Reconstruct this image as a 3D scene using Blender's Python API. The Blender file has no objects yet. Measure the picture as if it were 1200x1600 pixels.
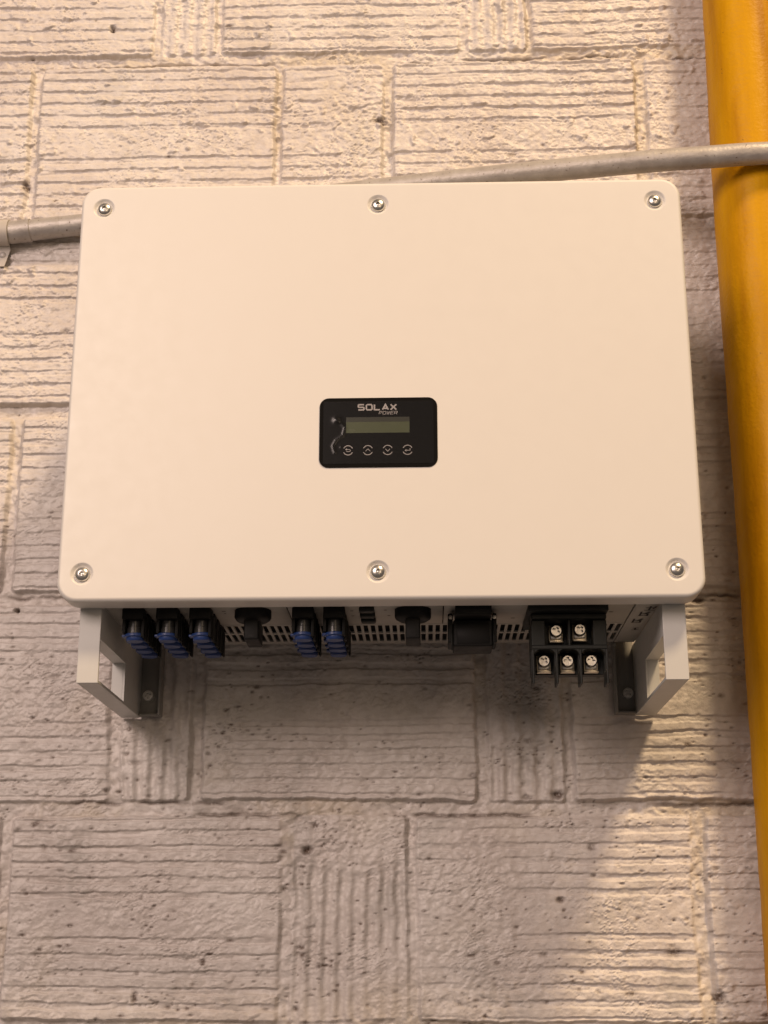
import bpy, bmesh, math, random
import numpy as np
from mathutils import Vector, Matrix

random.seed(7)
scn = bpy.context.scene
C = scn.collection
PI = math.pi

# ------------------------------------------------------------------ camera
cam_d = bpy.data.cameras.new('camera')
cam = bpy.data.objects.new('camera', cam_d)
C.objects.link(cam)
cam.location = (0.04662, -1.37538, -0.55775)
cam.rotation_euler = (1.86620, 0.00063, 0.02968)
cam_d.sensor_fit = 'HORIZONTAL'
cam_d.sensor_width = 36.0
cam_d.lens = 2281.09 / 1200 * 36.0
cam_d.clip_start = 0.05
cam_d.clip_end = 60
scn.camera = cam

# ------------------------------------------------------------------ world and lamps (indoor, warm lamps overhead)
world = bpy.data.worlds.new('World')
scn.world = world
world.use_nodes = True
bg = world.node_tree.nodes['Background']
bg.inputs[0].default_value = (1.0, 0.82, 0.70, 1)
bg.inputs[1].default_value = 0.115


def area(name, loc, target, size, power, col, size_y=None, shape='DISK'):
    d = bpy.data.lights.new(name, 'AREA')
    d.shape = shape if size_y is None else 'RECTANGLE'
    d.size = size
    if size_y is not None:
        d.size_y = size_y
    d.energy = power
    d.color = col
    o = bpy.data.objects.new(name, d)
    C.objects.link(o)
    o.location = loc
    o.rotation_euler = (Vector(target) - Vector(loc)).to_track_quat('-Z', 'Y').to_euler()
    return o


area('key_lamp', (2.15, -2.85, 4.45), (0, 0.2, 0), 0.95, 305, (1.0, 0.72, 0.42))
area('ceiling_lamp', (-2.0, -3.6, 1.45), (0, 0.2, -0.1), 1.7, 130, (1.0, 0.79, 0.70), 1.7)
area('far_lamp', (1.25, -4.6, 0.45), (0, 0.2, 0), 1.5, 20, (1.0, 0.74, 0.50))

scn.view_settings.view_transform = 'Standard'
scn.view_settings.look = 'None'
scn.view_settings.exposure = 0.0
scn.view_settings.gamma = 1.0
scn.view_settings.use_curve_mapping = False


# ------------------------------------------------------------------ helpers
def link(o, parent=None):
    C.objects.link(o)
    if parent is not None:
        o.parent = parent
    return o


def mesh_obj(name, bm, mat, parent=None, smooth=True, wn=True):
    me = bpy.data.meshes.new(name)
    bmesh.ops.recalc_face_normals(bm, faces=bm.faces[:])
    bm.to_mesh(me)
    bm.free()
    if smooth:
        for p in me.polygons:
            p.use_smooth = True
    me.materials.append(mat)
    o = link(bpy.data.objects.new(name, me), parent)
    if smooth and wn:
        set_sharp(me, 50)
    return o


def set_sharp(me, deg):
    bm = bmesh.new()
    bm.from_mesh(me)
    lim = math.radians(deg)
    for e in bm.edges:
        if len(e.link_faces) == 2 and e.calc_face_angle(0) > lim:
            e.smooth = False
    bm.to_mesh(me)
    bm.free()


def weighted(o):
    m = o.modifiers.new('weighted', 'WEIGHTED_NORMAL')
    m.keep_sharp = True
    m.weight = 100
    return o


def box(bm, x0, x1, y0, y1, z0, z1, bev=0.0, seg=2):
    vs = [bm.verts.new((x, y, z)) for x in (x0, x1) for y in (y0, y1) for z in (z0, z1)]
    idx = [(0, 1, 3, 2), (4, 6, 7, 5), (0, 4, 5, 1), (2, 3, 7, 6), (0, 2, 6, 4), (1, 5, 7, 3)]
    fs = [bm.faces.new([vs[i] for i in f]) for f in idx]
    bmesh.ops.recalc_face_normals(bm, faces=fs)
    if bev > 0:
        es = list({e for f in fs for e in f.edges})
        bmesh.ops.bevel(bm, geom=es, offset=bev, segments=seg, affect='EDGES', profile=0.5)


def lathe(bm, prof, n=32, M=None, cap=True):
    """prof: (r, h) list, axis +Z local, then M"""
    M = M or Matrix()
    rings = []
    for r, h in prof:
        if r < 1e-7:
            rings.append([bm.verts.new(M @ Vector((0, 0, h)))])
        else:
            rings.append([bm.verts.new(M @ Vector((r * math.cos(2 * PI * i / n), r * math.sin(2 * PI * i / n), h))) for i in range(n)])
    for a, b in zip(rings, rings[1:]):
        for i in range(n):
            j = (i + 1) % n
            if len(a) == 1 and len(b) == 1:
                continue
            if len(a) == 1:
                bm.faces.new((a[0], b[i], b[j]))
            elif len(b) == 1:
                bm.faces.new((a[i], a[j], b[0]))
            else:
                bm.faces.new((a[i], a[j], b[j], b[i]))
    return rings


FRONT = Matrix.Rotation(PI / 2, 4, 'X')      # local +Z -> world -Y (towards the viewer)
DOWN = Matrix.Rotation(PI, 4, 'X')           # local +Z -> world -Z


def T(x, y, z):
    return Matrix.Translation((x, y, z))


def rrect(w, h, r, n=8, cx=0.0, cz=0.0):
    pts = []
    for (sx, sz, a0) in ((1, 1, 0), (-1, 1, PI / 2), (-1, -1, PI), (1, -1, 3 * PI / 2)):
        for i in range(n + 1):
            a = a0 + PI / 2 * i / n
            pts.append((cx + sx * (w / 2 - r) + r * math.cos(a), cz + sz * (h / 2 - r) + r * math.sin(a)))
    return pts


def plate_front(bm, pts, y0, y1, bev=0.0):
    """solid from an xz outline, front at y0, back at y1"""
    def ring(y, s):
        cx = sum(p[0] for p in pts) / len(pts)
        cz = sum(p[1] for p in pts) / len(pts)
        out = []
        n = len(pts)
        for i, (x, z) in enumerate(pts):
            if s:
                a, b = pts[i - 1], pts[(i + 1) % n]
                tx, tz = b[0] - a[0], b[1] - a[1]
                l = math.hypot(tx, tz) or 1
                x, z = x - s * tz / l, z + s * tx / l
            out.append(bm.verts.new((x, y, z)))
        return out
    rings = []
    if bev:
        rings = [ring(y0, bev), ring(y0 + bev * 0.3, bev * 0.3), ring(y0 + bev, 0)]
    else:
        rings = [ring(y0, 0)]
    rings.append(ring(y1, 0))
    bm.faces.new(rings[0])
    bm.faces.new(list(reversed(rings[-1])))
    n = len(pts)
    for a, b in zip(rings, rings[1:]):
        for i in range(n):
            j = (i + 1) % n
            bm.faces.new((a[i], b[i], b[j], a[j]))


# ------------------------------------------------------------------ materials
def new_mat(name):
    m = bpy.data.materials.new(name)
    m.use_nodes = True
    nt = m.node_tree
    return m, nt, nt.nodes['Principled BSDF']


def node(nt, t, **kw):
    n = nt.nodes.new(t)
    for k, v in kw.items():
        if k in n.inputs:
            n.inputs[k].default_value = v
        else:
            setattr(n, k, v)
    return n


def noise(nt, scale, detail=4, rough=0.55, vec=None):
    n = nt.nodes.new('ShaderNodeTexNoise')
    n.inputs['Scale'].default_value = scale
    n.inputs['Detail'].default_value = detail
    n.inputs['Roughness'].default_value = rough
    if vec is not None:
        nt.links.new(vec, n.inputs['Vector'])
    return n


def ramp(nt, fac, stops):
    r = nt.nodes.new('ShaderNodeValToRGB')
    el = r.color_ramp.elements
    while len(el) < len(stops):
        el.new(0.5)
    for e, (p, c) in zip(el, stops):
        e.position = p
        e.color = c if len(c) == 4 else (*c, 1)
    nt.links.new(fac, r.inputs[0])
    return r


def mix(nt, fac, a, b, blend='MIX'):
    m = nt.nodes.new('ShaderNodeMix')
    m.data_type = 'RGBA'
    m.blend_type = blend
    for s, v in ((0, fac), (6, a), (7, b)):
        if hasattr(v, 'is_output'):
            nt.links.new(v, m.inputs[s])
        else:
            m.inputs[s].default_value = v if s == 0 or len(v) == 4 else (*v, 1)
    return m.outputs[2]


def bump(nt, height, strength, dist, bsdf):
    b = nt.nodes.new('ShaderNodeBump')
    b.inputs['Strength'].default_value = strength
    b.inputs['Distance'].default_value = dist
    nt.links.new(height, b.inputs['Height'])
    nt.links.new(b.outputs[0], bsdf.inputs['Normal'])
    return b


def coords(nt, scale=None):
    g = nt.nodes.new('ShaderNodeNewGeometry')
    if scale is None:
        return g.outputs['Position']
    mp = nt.nodes.new('ShaderNodeMapping')
    mp.inputs['Scale'].default_value = scale
    nt.links.new(g.outputs['Position'], mp.inputs[0])
    return mp.outputs[0]


def simple(name, col, rough=0.5, metal=0.0, spec=0.5, grain=0.0, gscale=900, var=0.0, coat=0.0):
    m, nt, b = new_mat(name)
    b.inputs['Base Color'].default_value = (*col, 1)
    b.inputs['Roughness'].default_value = rough
    b.inputs['Metallic'].default_value = metal
    b.inputs['Specular IOR Level'].default_value = spec
    b.inputs['Coat Weight'].default_value = coat
    v = coords(nt)
    if var:
        n = noise(nt, 22, 5, 0.6, v)
        c = mix(nt, n.outputs[0], tuple(x * (1 - var) for x in col), tuple(min(1, x * (1 + var)) for x in col))
        nt.links.new(c, b.inputs['Base Color'])
        r = ramp(nt, noise(nt, 60, 4, 0.6, v).outputs[0], [(0.3, (rough * 0.85,) * 3), (0.7, (min(1, rough * 1.15),) * 3)])
        nt.links.new(r.outputs[0], b.inputs['Roughness'])
    if grain:
        n = noise(nt, gscale, 2, 0.5, v)
        bump(nt, n.outputs[0], grain, 0.0004, b)
    return m


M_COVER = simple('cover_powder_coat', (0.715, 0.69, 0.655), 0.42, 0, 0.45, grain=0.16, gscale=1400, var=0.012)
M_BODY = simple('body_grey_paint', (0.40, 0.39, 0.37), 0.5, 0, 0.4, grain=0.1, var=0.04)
M_UNDER = simple('underside_painted_sheet', (0.42, 0.40, 0.37), 0.55, 0, 0.3, grain=0.1, var=0.06)  # albedo lowered from the cover's white, carrying the shade under the box
M_BRACKET = simple('bracket_grey_paint', (0.57, 0.565, 0.545), 0.45, 0, 0.4, grain=0.15, var=0.04)
M_FOOT = simple('foot_shade_darkened_paint', (0.26, 0.25, 0.235), 0.5, 0, 0.35, grain=0.15, var=0.05)  # foot plate colour darkened to carry the shade of its enclosed corner
M_BLACK = simple('black_plastic', (0.011, 0.011, 0.011), 0.55, 0, 0.2, grain=0.1, var=0.15)
M_BLACK2 = simple('black_terminal_plastic', (0.016, 0.0175, 0.016), 0.5, 0, 0.28, grain=0.08, var=0.1)
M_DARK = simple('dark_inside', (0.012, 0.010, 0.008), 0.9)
M_STEEL = simple('zinc_steel', (0.70, 0.68, 0.64), 0.30, 1.0, var=0.08)
M_STEELR = simple('satin_steel', (0.50, 0.485, 0.46), 0.34, 1.0, var=0.08)
M_BRASS = simple('tinned_clamp', (0.74, 0.66, 0.52), 0.30, 1.0, var=0.1)
M_BLUE = simple('blue_plastic', (0.019, 0.050, 0.19), 0.4, 0, 0.45, var=0.1)
M_BARREL = simple('grey_contact_barrel', (0.045, 0.045, 0.046), 0.28, 0.0, 0.5)
M_GLASS = simple('black_display_glass', (0.008, 0.0075, 0.007), 0.10, 0, 0.3)
M_LCD = simple('lcd_green', (0.115, 0.130, 0.068), 0.25, 0, 0.4, var=0.08)
M_PRINT = simple('grey_print', (0.52, 0.48, 0.44), 0.5, 0, 0.3)
M_INK = simple('dark_print', (0.03, 0.028, 0.026), 0.6, 0, 0.3)
M_WSCREW = simple('wall_screw_zinc', (0.72, 0.70, 0.67), 0.45, 0.15, var=0.1)

# conduit: aluminium-painted steel tube, flecked and dirty
M_PIPE, nt, b = new_mat('aluminium_painted_conduit')
v = coords(nt)
n1 = noise(nt, 55, 6, 0.65, v)
c1 = ramp(nt, n1.outputs[0], [(0.3, (0.36, 0.33, 0.31)), (0.55, (0.44, 0.41, 0.385)), (0.75, (0.52, 0.49, 0.465))])
n2 = noise(nt, 210, 3, 0.6, v)
f2 = ramp(nt, n2.outputs[0], [(0.64, (0, 0, 0)), (0.72, (1, 1, 1))])
c2 = mix(nt, f2.outputs[0], c1.outputs[0], (0.12, 0.085, 0.06))
nt.links.new(c2, b.inputs['Base Color'])
b.inputs['Metallic'].default_value = 0.28
b.inputs['Roughness'].default_value = 0.46
n3 = noise(nt, 260, 4, 0.6, v)
bump(nt, n3.outputs[0], 0.28, 0.0018, b)

M_STRAP = simple('painted_strap', (0.50, 0.46, 0.42), 0.5, 0, 0.3, grain=0.3, var=0.12)

# yellow pipe paint
M_YELLOW, nt, b = new_mat('yellow_gloss_paint')
v = coords(nt, (1, 1, 0.10))
n1 = noise(nt, 30, 6, 0.6, v)
c1 = ramp(nt, n1.outputs[0], [(0.3, (0.44, 0.190, 0.0)), (0.5, (0.58, 0.280, 0.0)), (0.68, (0.66, 0.335, 0.0))])
v2 = coords(nt)
n2 = noise(nt, 130, 3, 0.6, v2)
f2 = ramp(nt, n2.outputs[0], [(0.70, (0, 0, 0)), (0.76, (1, 1, 1))])
c2 = mix(nt, f2.outputs[0], c1.outputs[0], (0.22, 0.10, 0.012))
nt.links.new(c2, b.inputs['Base Color'])
b.inputs['Roughness'].default_value = 0.42
b.inputs['Specular IOR Level'].default_value = 0.15
n3 = noise(nt, 190, 4, 0.6, v2)
bump(nt, n3.outputs[0], 0.30, 0.002, b)

# painted hollow-clay block wall: thick off-white paint, worn to clay in pits
M_WALL, nt, b = new_mat('painted_block_wall')
v = coords(nt)
at = nt.nodes.new('ShaderNodeVertexColor')
at.layer_name = 'wear'
sep = nt.nodes.new('ShaderNodeSeparateColor')
nt.links.new(at.outputs[0], sep.inputs[0])
nA = noise(nt, 7, 5, 0.6, v)
cA = ramp(nt, nA.outputs[0], [(0.3, (0.58, 0.525, 0.495)), (0.5, (0.645, 0.595, 0.562)), (0.7, (0.70, 0.66, 0.63))])
nB = noise(nt, 90, 5, 0.65, v)
fB = ramp(nt, nB.outputs[0], [(0.35, (0.90, 0.885, 0.87)), (0.65, (1.05, 1.05, 1.05))])
cB = mix(nt, 1.0, cA.outputs[0], fB.outputs[0], 'MULTIPLY')
cC = mix(nt, sep.outputs['Green'], cB, (0.50, 0.41, 0.27))          # ochre mortar showing through thin paint
cD = mix(nt, sep.outputs['Blue'], cC, (0.36, 0.335, 0.305))         # grey grime
nP = noise(nt, 420, 3, 0.6, v)
fP = ramp(nt, nP.outputs[0], [(0.22, (0, 0, 0)), (0.45, (1, 1, 1))])
mm = nt.nodes.new('ShaderNodeMath')
mm.operation = 'MULTIPLY'
nt.links.new(sep.outputs['Red'], mm.inputs[0])
nt.links.new(fP.outputs[0], mm.inputs[1])
cE = mix(nt, mm.outputs[0], cD, (0.10, 0.062, 0.042))               # bare clay in the chips
nt.links.new(cE, b.inputs['Base Color'])
b.inputs['Roughness'].default_value = 0.36
b.inputs['Specular IOR Level'].default_value = 0.5
n3 = noise(nt, 520, 5, 0.65, v)
bump(nt, n3.outputs[0], 0.4, 0.0012, b)


# ------------------------------------------------------------------ noise on arrays
def perlin(x, z, seed):
    rs = np.random.RandomState(seed)
    perm = rs.permutation(1024)
    ang = rs.rand(1024) * 2 * np.pi
    gx, gz = np.cos(ang), np.sin(ang)
    xi = np.floor(x).astype(np.int64)
    zi = np.floor(z).astype(np.int64)
    xf, zf = x - xi, z - zi
    u = xf * xf * xf * (xf * (xf * 6 - 15) + 10)
    w = zf * zf * zf * (zf * (zf * 6 - 15) + 10)

    def g(i, j, a, c):
        h = perm[(perm[i & 1023] + j) & 1023]
        return gx[h] * a + gz[h] * c
    n00 = g(xi, zi, xf, zf)
    n10 = g(xi + 1, zi, xf - 1, zf)
    n01 = g(xi, zi + 1, xf, zf - 1)
    n11 = g(xi + 1, zi + 1, xf - 1, zf - 1)
    return 1.4 * ((n00 * (1 - u) + n10 * u) * (1 - w) + (n01 * (1 - u) + n11 * u) * w)


def sstep(a, b_, x):
    t = np.clip((x - a) / (b_ - a), 0, 1)
    return t * t * (3 - 2 * t)


# ------------------------------------------------------------------ the wall
WALL_Y = 0.254
JZ = [1.27, 1.03, 0.79, 0.553, 0.311, 0.069, -0.162, -0.402, -0.632, -0.87, -1.10]   # bed joints
JH = 0.0075
ROWS = {
    2: [(-1.2, -0.92, 'h'), (-0.91, -0.61, 'h'), (-0.60, -0.302, 'h'), (-0.2915, -0.218, 'v'), (-0.211, 0.0965, 'h'), (0.1055, 0.184, 'v'), (0.190, 0.50, 'h'), (0.51, 0.82, 'h'), (0.83, 1.2, 'h')],
    3: [(-1.2, -0.765, 'h'), (-0.76, -0.4535, 'h'), (-0.443, -0.1385, 'h'), (-0.1315, -0.0025, 'h'), (0.009, 0.318, 'h'), (0.331, 0.64, 'h'), (0.65, 0.95, 'h'), (0.96, 1.2, 'h')],
    4: [(-1.2, -0.93, 'h'), (-0.92, -0.62, 'h'), (-0.61, -0.30, 'h'), (-0.29, -0.21, 'v'), (-0.20, 0.10, 'h'), (0.11, 0.19, 'v'), (0.20, 0.505, 'h'), (0.515, 0.82, 'h'), (0.83, 1.2, 'h')],
    5: [(-1.2, -0.76, 'h'), (-0.75, -0.4455, 'h'), (-0.4345, -0.13, 'h'), (-0.12, 0.18, 'h'), (0.19, 0.495, 'h'), (0.505, 0.81, 'h'), (0.82, 1.2, 'h')],
    6: [(-1.2, -0.94, 'h'), (-0.93, -0.63, 'h'), (-0.62, -0.309, 'h'), (-0.2965, -0.2175, 'v'), (-0.206, 0.102, 'h'), (0.114, 0.200, 'v'), (0.2075, 0.515, 'h'), (0.525, 0.83, 'h'), (0.84, 1.2, 'h')],
    7: [(-1.2, -0.74, 'h'), (-0.73, -0.424, 'h'), (-0.4115, -0.1135, 'h'), (-0.102, 0.0245, 'v'), (0.0335, 0.3325, 'h'), (0.347, 0.65, 'h'), (0.66, 0.96, 'h'), (0.97, 1.2, 'h')],
    8: [(-1.2, -0.93, 'h'), (-0.92, -0.61, 'h'), (-0.60, -0.31, 'h'), (-0.30, -0.22, 'v'), (-0.21, 0.10, 'h'), (0.11, 0.19, 'v'), (0.20, 0.51, 'h'), (0.52, 0.83, 'h'), (0.84, 1.2, 'h')],
    1: [(-1.2, -0.75, 'h'), (-0.74, -0.44, 'h'), (-0.43, -0.13, 'h'), (-0.12, 0.0, 'h'), (0.01, 0.32, 'h'), (0.33, 0.64, 'h'), (0.65, 1.2, 'h')],
    9: [(-1.2, -0.75, 'h'), (-0.74, -0.44, 'h'), (-0.43, -0.13, 'h'), (-0.12, 0.18, 'h'), (0.19, 0.50, 'h'), (0.51, 0.82, 'h'), (0.83, 1.2, 'h')],
}
FS = 0.00135
gx = np.concatenate([np.arange(-1.15, -0.535, 0.007), np.arange(-0.535, 0.47, 0.0019), np.arange(0.47, 1.15, 0.007)])
gz = np.concatenate([np.arange(-1.09, -0.655, 0.007), np.arange(-0.655, 0.675, 0.00098), np.arange(0.675, 1.2, 0.007)])
NX, NZ = len(gx), len(gz)
X, Z = np.meshgrid(gx, gz, indexing='ij')

# slow warps so that no edge is ruler-straight
wx = 0.0030 * perlin(X * 9, Z * 9, 1) + 0.0018 * perlin(X * 45, Z * 45, 2)
wz = 0.0028 * perlin(X * 7, Z * 9, 3) + 0.0013 * perlin(X * 40, Z * 45, 4) + 0.0008 * perlin(X * 105, Z * 110, 5) + 0.0004 * perlin(X * 250, Z * 260, 6)
Xw, Zw = X + wx, Z + wz

n_lo = perlin(X * 5, Z * 6, 11)
n_mid = perlin(X * 22, Z * 26, 12)
n60 = perlin(X * 60 + 2 * n_mid, Z * 75, 13)
n140 = perlin(X * 130 + 0.5 * n60, Z * 165 + 0.5 * n60, 14)
n350 = perlin(X * 300, Z * 330, 15)
n_str = perlin(X * 28, Z * 190, 16)                # horizontally drawn brush strokes
n_brs = perlin(X * 260 + 3 * n60, Z * 60, 17)      # short vertical brush marks

# smeared plaster patches: (x, z, rx, rz, strength)
SMEAR = [(-0.035, 0.475, 0.055, 0.07, 1.0), (-0.02, 0.37, 0.03, 0.08, 0.8), (-0.035, -0.435, 0.075, 0.040, 1.0), (0.090, -0.53, 0.06, 0.12, 0.95),
         (0.345, 0.475, 0.025, 0.06, 0.8), (-0.30, 0.62, 0.03, 0.06, 0.5), (0.07, -0.43, 0.09, 0.03, 0.6), (-0.40, -0.27, 0.08, 0.05, 0.8),
         (-0.20, -0.33, 0.035, 0.05, 0.8), (-0.39, -0.05, 0.05, 0.04, 0.6), (0.02, -0.60, 0.06, 0.05, 0.7), (-0.40, -0.56, 0.05, 0.06, 0.6), (0.36, 0.13, 0.05, 0.09, 0.6), (0.165, -0.30, 0.05, 0.06, 0.65), (-0.37, 0.57, 0.03, 0.03, 0.6)]
smear = np.zeros_like(X)
for sx, sz, rx, rz, st in SMEAR:
    d = ((X - sx) / rx) ** 2 + ((Z - sz) / rz) ** 2
    smear = np.maximum(smear, st * sstep(1.25, 0.35, d + 0.45 * n_mid + 0.25 * n60))
smear = np.maximum(smear, 0.75 * sstep(0.28, 0.55, n_lo * 0.7 + n_mid * 0.35))

mort = -0.0058 + 0.0030 * perlin(X * 6, Z * 6, 21) + 0.0026 * n_mid + 0.0014 * n60 + 0.0005 * n140
H = mort.copy()
cell_block = -np.ones((NX, NZ), np.int32)
is_block = np.zeros_like(X)
blocks = []
rs = np.random.RandomState(5)
for r, lst in ROWS.items():
    z1, z0 = JZ[r] - JH, JZ[r + 1] + JH
    if r == 3:
        z1 = JZ[r] - 0.009
    for (x0, x1, kind) in lst:
        bi = len(blocks)
        i0, i1 = np.searchsorted(gx, x0 - 0.02), np.searchsorted(gx, x1 + 0.02)
        k0, k1 = np.searchsorted(gz, z0 - 0.02), np.searchsorted(gz, z1 + 0.02)
        off, tx, tz, amp = rs.normal(0, 0.0011), rs.normal(0, 0.006), rs.normal(0, 0.008), rs.uniform(0.85, 1.15)
        ph = rs.uniform(-0.002, 0.002)
        cx, cz = (x0 + x1) / 2, (z0 + z1) / 2
        blocks.append((x0, x1, z0, z1, kind))
        if i1 <= i0 or k1 <= k0:
            continue
        s = np.s_[i0:i1, k0:k1]
        xw, zw = Xw[s], Zw[s]
        d = np.minimum(np.minimum(xw - x0, x1 - xw), np.minimum(zw - z0, z1 - zw)) + 0.0008 * n140[s]
        rc = 0.006                                                      # rounded arrises
        dx = np.maximum(0, rc - np.minimum(xw - x0, x1 - xw))
        dz = np.maximum(0, rc - np.minimum(zw - z0, z1 - zw))
        d = np.minimum(d, rc - np.sqrt(dx * dx + dz * dz))
        e = sstep(-0.0008, 0.0026, d)
        if kind == 'h':
            u = np.abs(zw - cz + ph)
            p = ((u - 0.0195) / 0.0166) % 1.0
            g = sstep(0.0, 0.07, p) * sstep(0.50, 0.43, p)
            g = g * (u > 0.0195) * sstep(0.1075, 0.1045, u)
            a = 0.0020 * amp * np.clip(0.95 + 0.60 * n_str[s] + 0.55 * n_mid[s] + 0.35 * n60[s], 0.12, 1.45)
        else:
            w = (x1 - x0)
            nr = max(4, round(w / 0.0165))
            p = ((xw - x0) / w * nr) % 1.0
            g = sstep(0.02, 0.28, p) * sstep(0.80, 0.50, p)
            a = 0.0034 * amp * np.clip(0.8 + 0.5 * n_mid[s] + 0.25 * n60[s], 0.15, 1.25)
        a = a * (1 - 0.85 * smear[s])
        face = off + tx * (X[s] - cx) + tz * (Z[s] - cz) - a * g + 0.0007 * smear[s]
        H[s] = H[s] * (1 - e) + face * e
        is_block[s] = np.maximum(is_block[s], e)
        a0, a1 = np.searchsorted(gx, x0), np.searchsorted(gx, x1)
        c0, c1 = np.searchsorted(gz, z0), np.searchsorted(gz, z1)
        cell_block[max(a0 - 1, 0):a1, max(c0 - 1, 0):c1] = bi

# thick lumpy paint, brushed
rough_z = 0.8 + 0.6 * sstep(-0.2, 0.4, perlin(X * 9, Z * 12, 35)) + 0.75 * sstep(0.0, 0.25, Z)
H += rough_z * (0.00062 * n60 + 0.00044 * n140 + 0.00022 * n350 + 0.00030 * n_brs * sstep(-0.2, 0.4, n_mid))
bil = perlin(X * 95, Z * 120, 36) + 0.6 * perlin(X * 210 + n140, Z * 240, 38) + 0.4 * n350
H += rough_z * 0.0007 * np.clip(bil, -0.25, 0.9) * sstep(-0.3, 0.4, perlin(X * 18, Z * 24, 37))
H += (0.0014 + 0.0012 * sstep(0.0, 0.3, Z)) * sstep(0.38, 0.60, perlin(X * 70, Z * 80, 39)) * sstep(-0.1, 0.4, perlin(X * 10, Z * 10, 40))   # blobs of thick paint
H += smear * (0.0010 * perlin(X * 45, Z * 50, 29) + 0.0006 * n140 + 0.0003 * n350)
rid = 1 - np.abs(perlin(X * 75 + 1.2 * n60, Z * 110 + 1.2 * n140, 31))
H += 0.0014 * sstep(0.90, 1.0, rid) * sstep(0.15, 0.5, perlin(X * 14, Z * 17, 32))
H -= 0.0010 * sstep(0.90, 1.0, 1 - np.abs(perlin(X * 50, Z * 130 + n60, 33))) * sstep(0.05, 0.5, perlin(X * 12, Z * 16, 34))

wear = np.zeros((NX, NZ, 3))
# ochre mortar where the paint is thin on the joints, and drips of it
oc = sstep(0.25, 0.9, 1 - is_block) * sstep(-0.15, 0.45, perlin(X * 7, Z * 5, 41) + 0.3 * n60)
oc = np.maximum(oc * 0.38, 0.25 * smear * sstep(0.0, 0.6, perlin(X * 10, Z * 9, 42)))
wear[..., 1] = oc
wear[..., 2] = (0.22 + 0.25 * sstep(0.1, -0.2, Z)) * sstep(0.18, 0.75, perlin(X * 16, Z * 11, 43) + 0.35 * n140) * sstep(-0.5, 0.1, -n_lo)

# cracks along the bed joints (block lifting from mortar)
for (z0_, xa, xb, dep) in [(0.546, -0.44, -0.15, 0.005), (0.5425, 0.01, 0.20, 0.003), (0.549, 0.10, 0.30, 0.003), (0.545, 0.34, 0.42, 0.005), (-0.4095, 0.03, 0.16, 0.003),
                           (-0.4085, -0.21, -0.10, 0.0035), (-0.399, 0.30, 0.45, 0.004), (-0.1635, 0.33, 0.45, 0.005), (-0.395, -0.36, -0.18, 0.0022), (-0.160, -0.45, -0.34, 0.0025)]:
    zc = z0_ + 0.0028 * perlin(X * 35, X * 0 + z0_ * 10, 51) + 0.0012 * perlin(X * 130, X * 0 + z0_ * 10, 52)
    m = np.exp(-((Z - zc) / 0.0017) ** 2) * sstep(xa - 0.01, xa + 0.01, X) * sstep(xb + 0.01, xb - 0.01, X)
    m = m * sstep(-0.7, 0.0, perlin(X * 30, X * 0 + z0_ * 5, 53))
    H -= dep * m
    wear[..., 0] = np.maximum(wear[..., 0], 0.75 * m)

# chips and pits down to the clay, thickest low on the wall
prs = np.random.RandomState(9)


def pit(px, pz, rx, rz, dep, w, col=0.9):
    i0, i1 = np.searchsorted(gx, px - 3 * rx), np.searchsorted(gx, px + 3 * rx)
    k0, k1 = np.searchsorted(gz, pz - 3 * rz), np.searchsorted(gz, pz + 3 * rz)
    if i1 - i0 < 1 or k1 - k0 < 1:
        return
    s = np.s_[i0:i1, k0:k1]
    d = ((X[s] - px) / rx) ** 2 + ((Z[s] - pz) / rz) ** 2 + 0.5 * n350[s]
    m = np.exp(-np.clip(d, 0, 9) ** 1.5)
    H[s] -= dep * m
    wear[s][..., 0] = np.maximum(wear[s][..., 0], col * w * m)


cnt = 0
while cnt < 1500:
    px, pz = prs.uniform(-0.53, 0.46), prs.uniform(-0.65, 0.66)
    dens = 0.05 + 0.95 * max(0, min(1, (0.05 - pz) / 0.5))
    dens *= 0.15 + 1.2 * max(0, perlin(np.array([px * 9.0]), np.array([pz * 11.0]), 61)[0] + 0.25)
    if prs.rand() > dens:
        continue
    cnt += 1
    sz = 0.0008 * (1 + prs.exponential(0.6))
    pit(px, pz, sz * prs.uniform(1, 2.2), sz * prs.uniform(0.7, 1.1), 0.0012 * prs.uniform(0.4, 1.4), 1.0, prs.uniform(0.35, 1.0))
# clusters along groove edges
for _ in range(34):
    cx_, cz_ = prs.uniform(-0.48, 0.42), prs.uniform(-0.63, -0.10)
    for q in range(prs.randint(5, 22)):
        pit(cx_ + prs.normal(0, 0.016), cz_ + prs.normal(0, 0.0032), prs.uniform(0.0009, 0.0022), prs.uniform(0.0006, 0.0011), 0.0014, 1.0, prs.uniform(0.4, 1))
# noted holes: drill hole, plugs and broken spots
for (px, pz, rx, rz, dep) in [(-0.4245, -0.176, 0.0024, 0.0026, 0.012), (-0.356, 0.603, 0.003, 0.005, 0.007), (-0.006, 0.4605, 0.008, 0.005, 0.007), (0.189, -0.500, 0.004, 0.003, 0.005),
                              (-0.086, -0.447, 0.005, 0.004, 0.006), (0.190, -0.388, 0.007, 0.004, 0.006), (-0.454, 0.373, 0.004, 0.007, 0.006), (0.352, -0.600, 0.006, 0.007, 0.006),
                              (-0.268, -0.60, 0.0025, 0.006, 0.004), (0.357, -0.168, 0.008, 0.005, 0.007)]:
    pit(px, pz, rx, rz, dep, 1.0, 0.95)

verts = np.stack([X, WALL_Y - H, Z], -1)
# grid normals, shared by all pieces so that no seam shows
du = np.gradient(verts, axis=0)
dv = np.gradient(verts, axis=1)
nrm = np.cross(du, dv)
nrm /= np.linalg.norm(nrm, axis=-1, keepdims=True)
if nrm[..., 1].mean() > 0:
    nrm = -nrm


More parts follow.
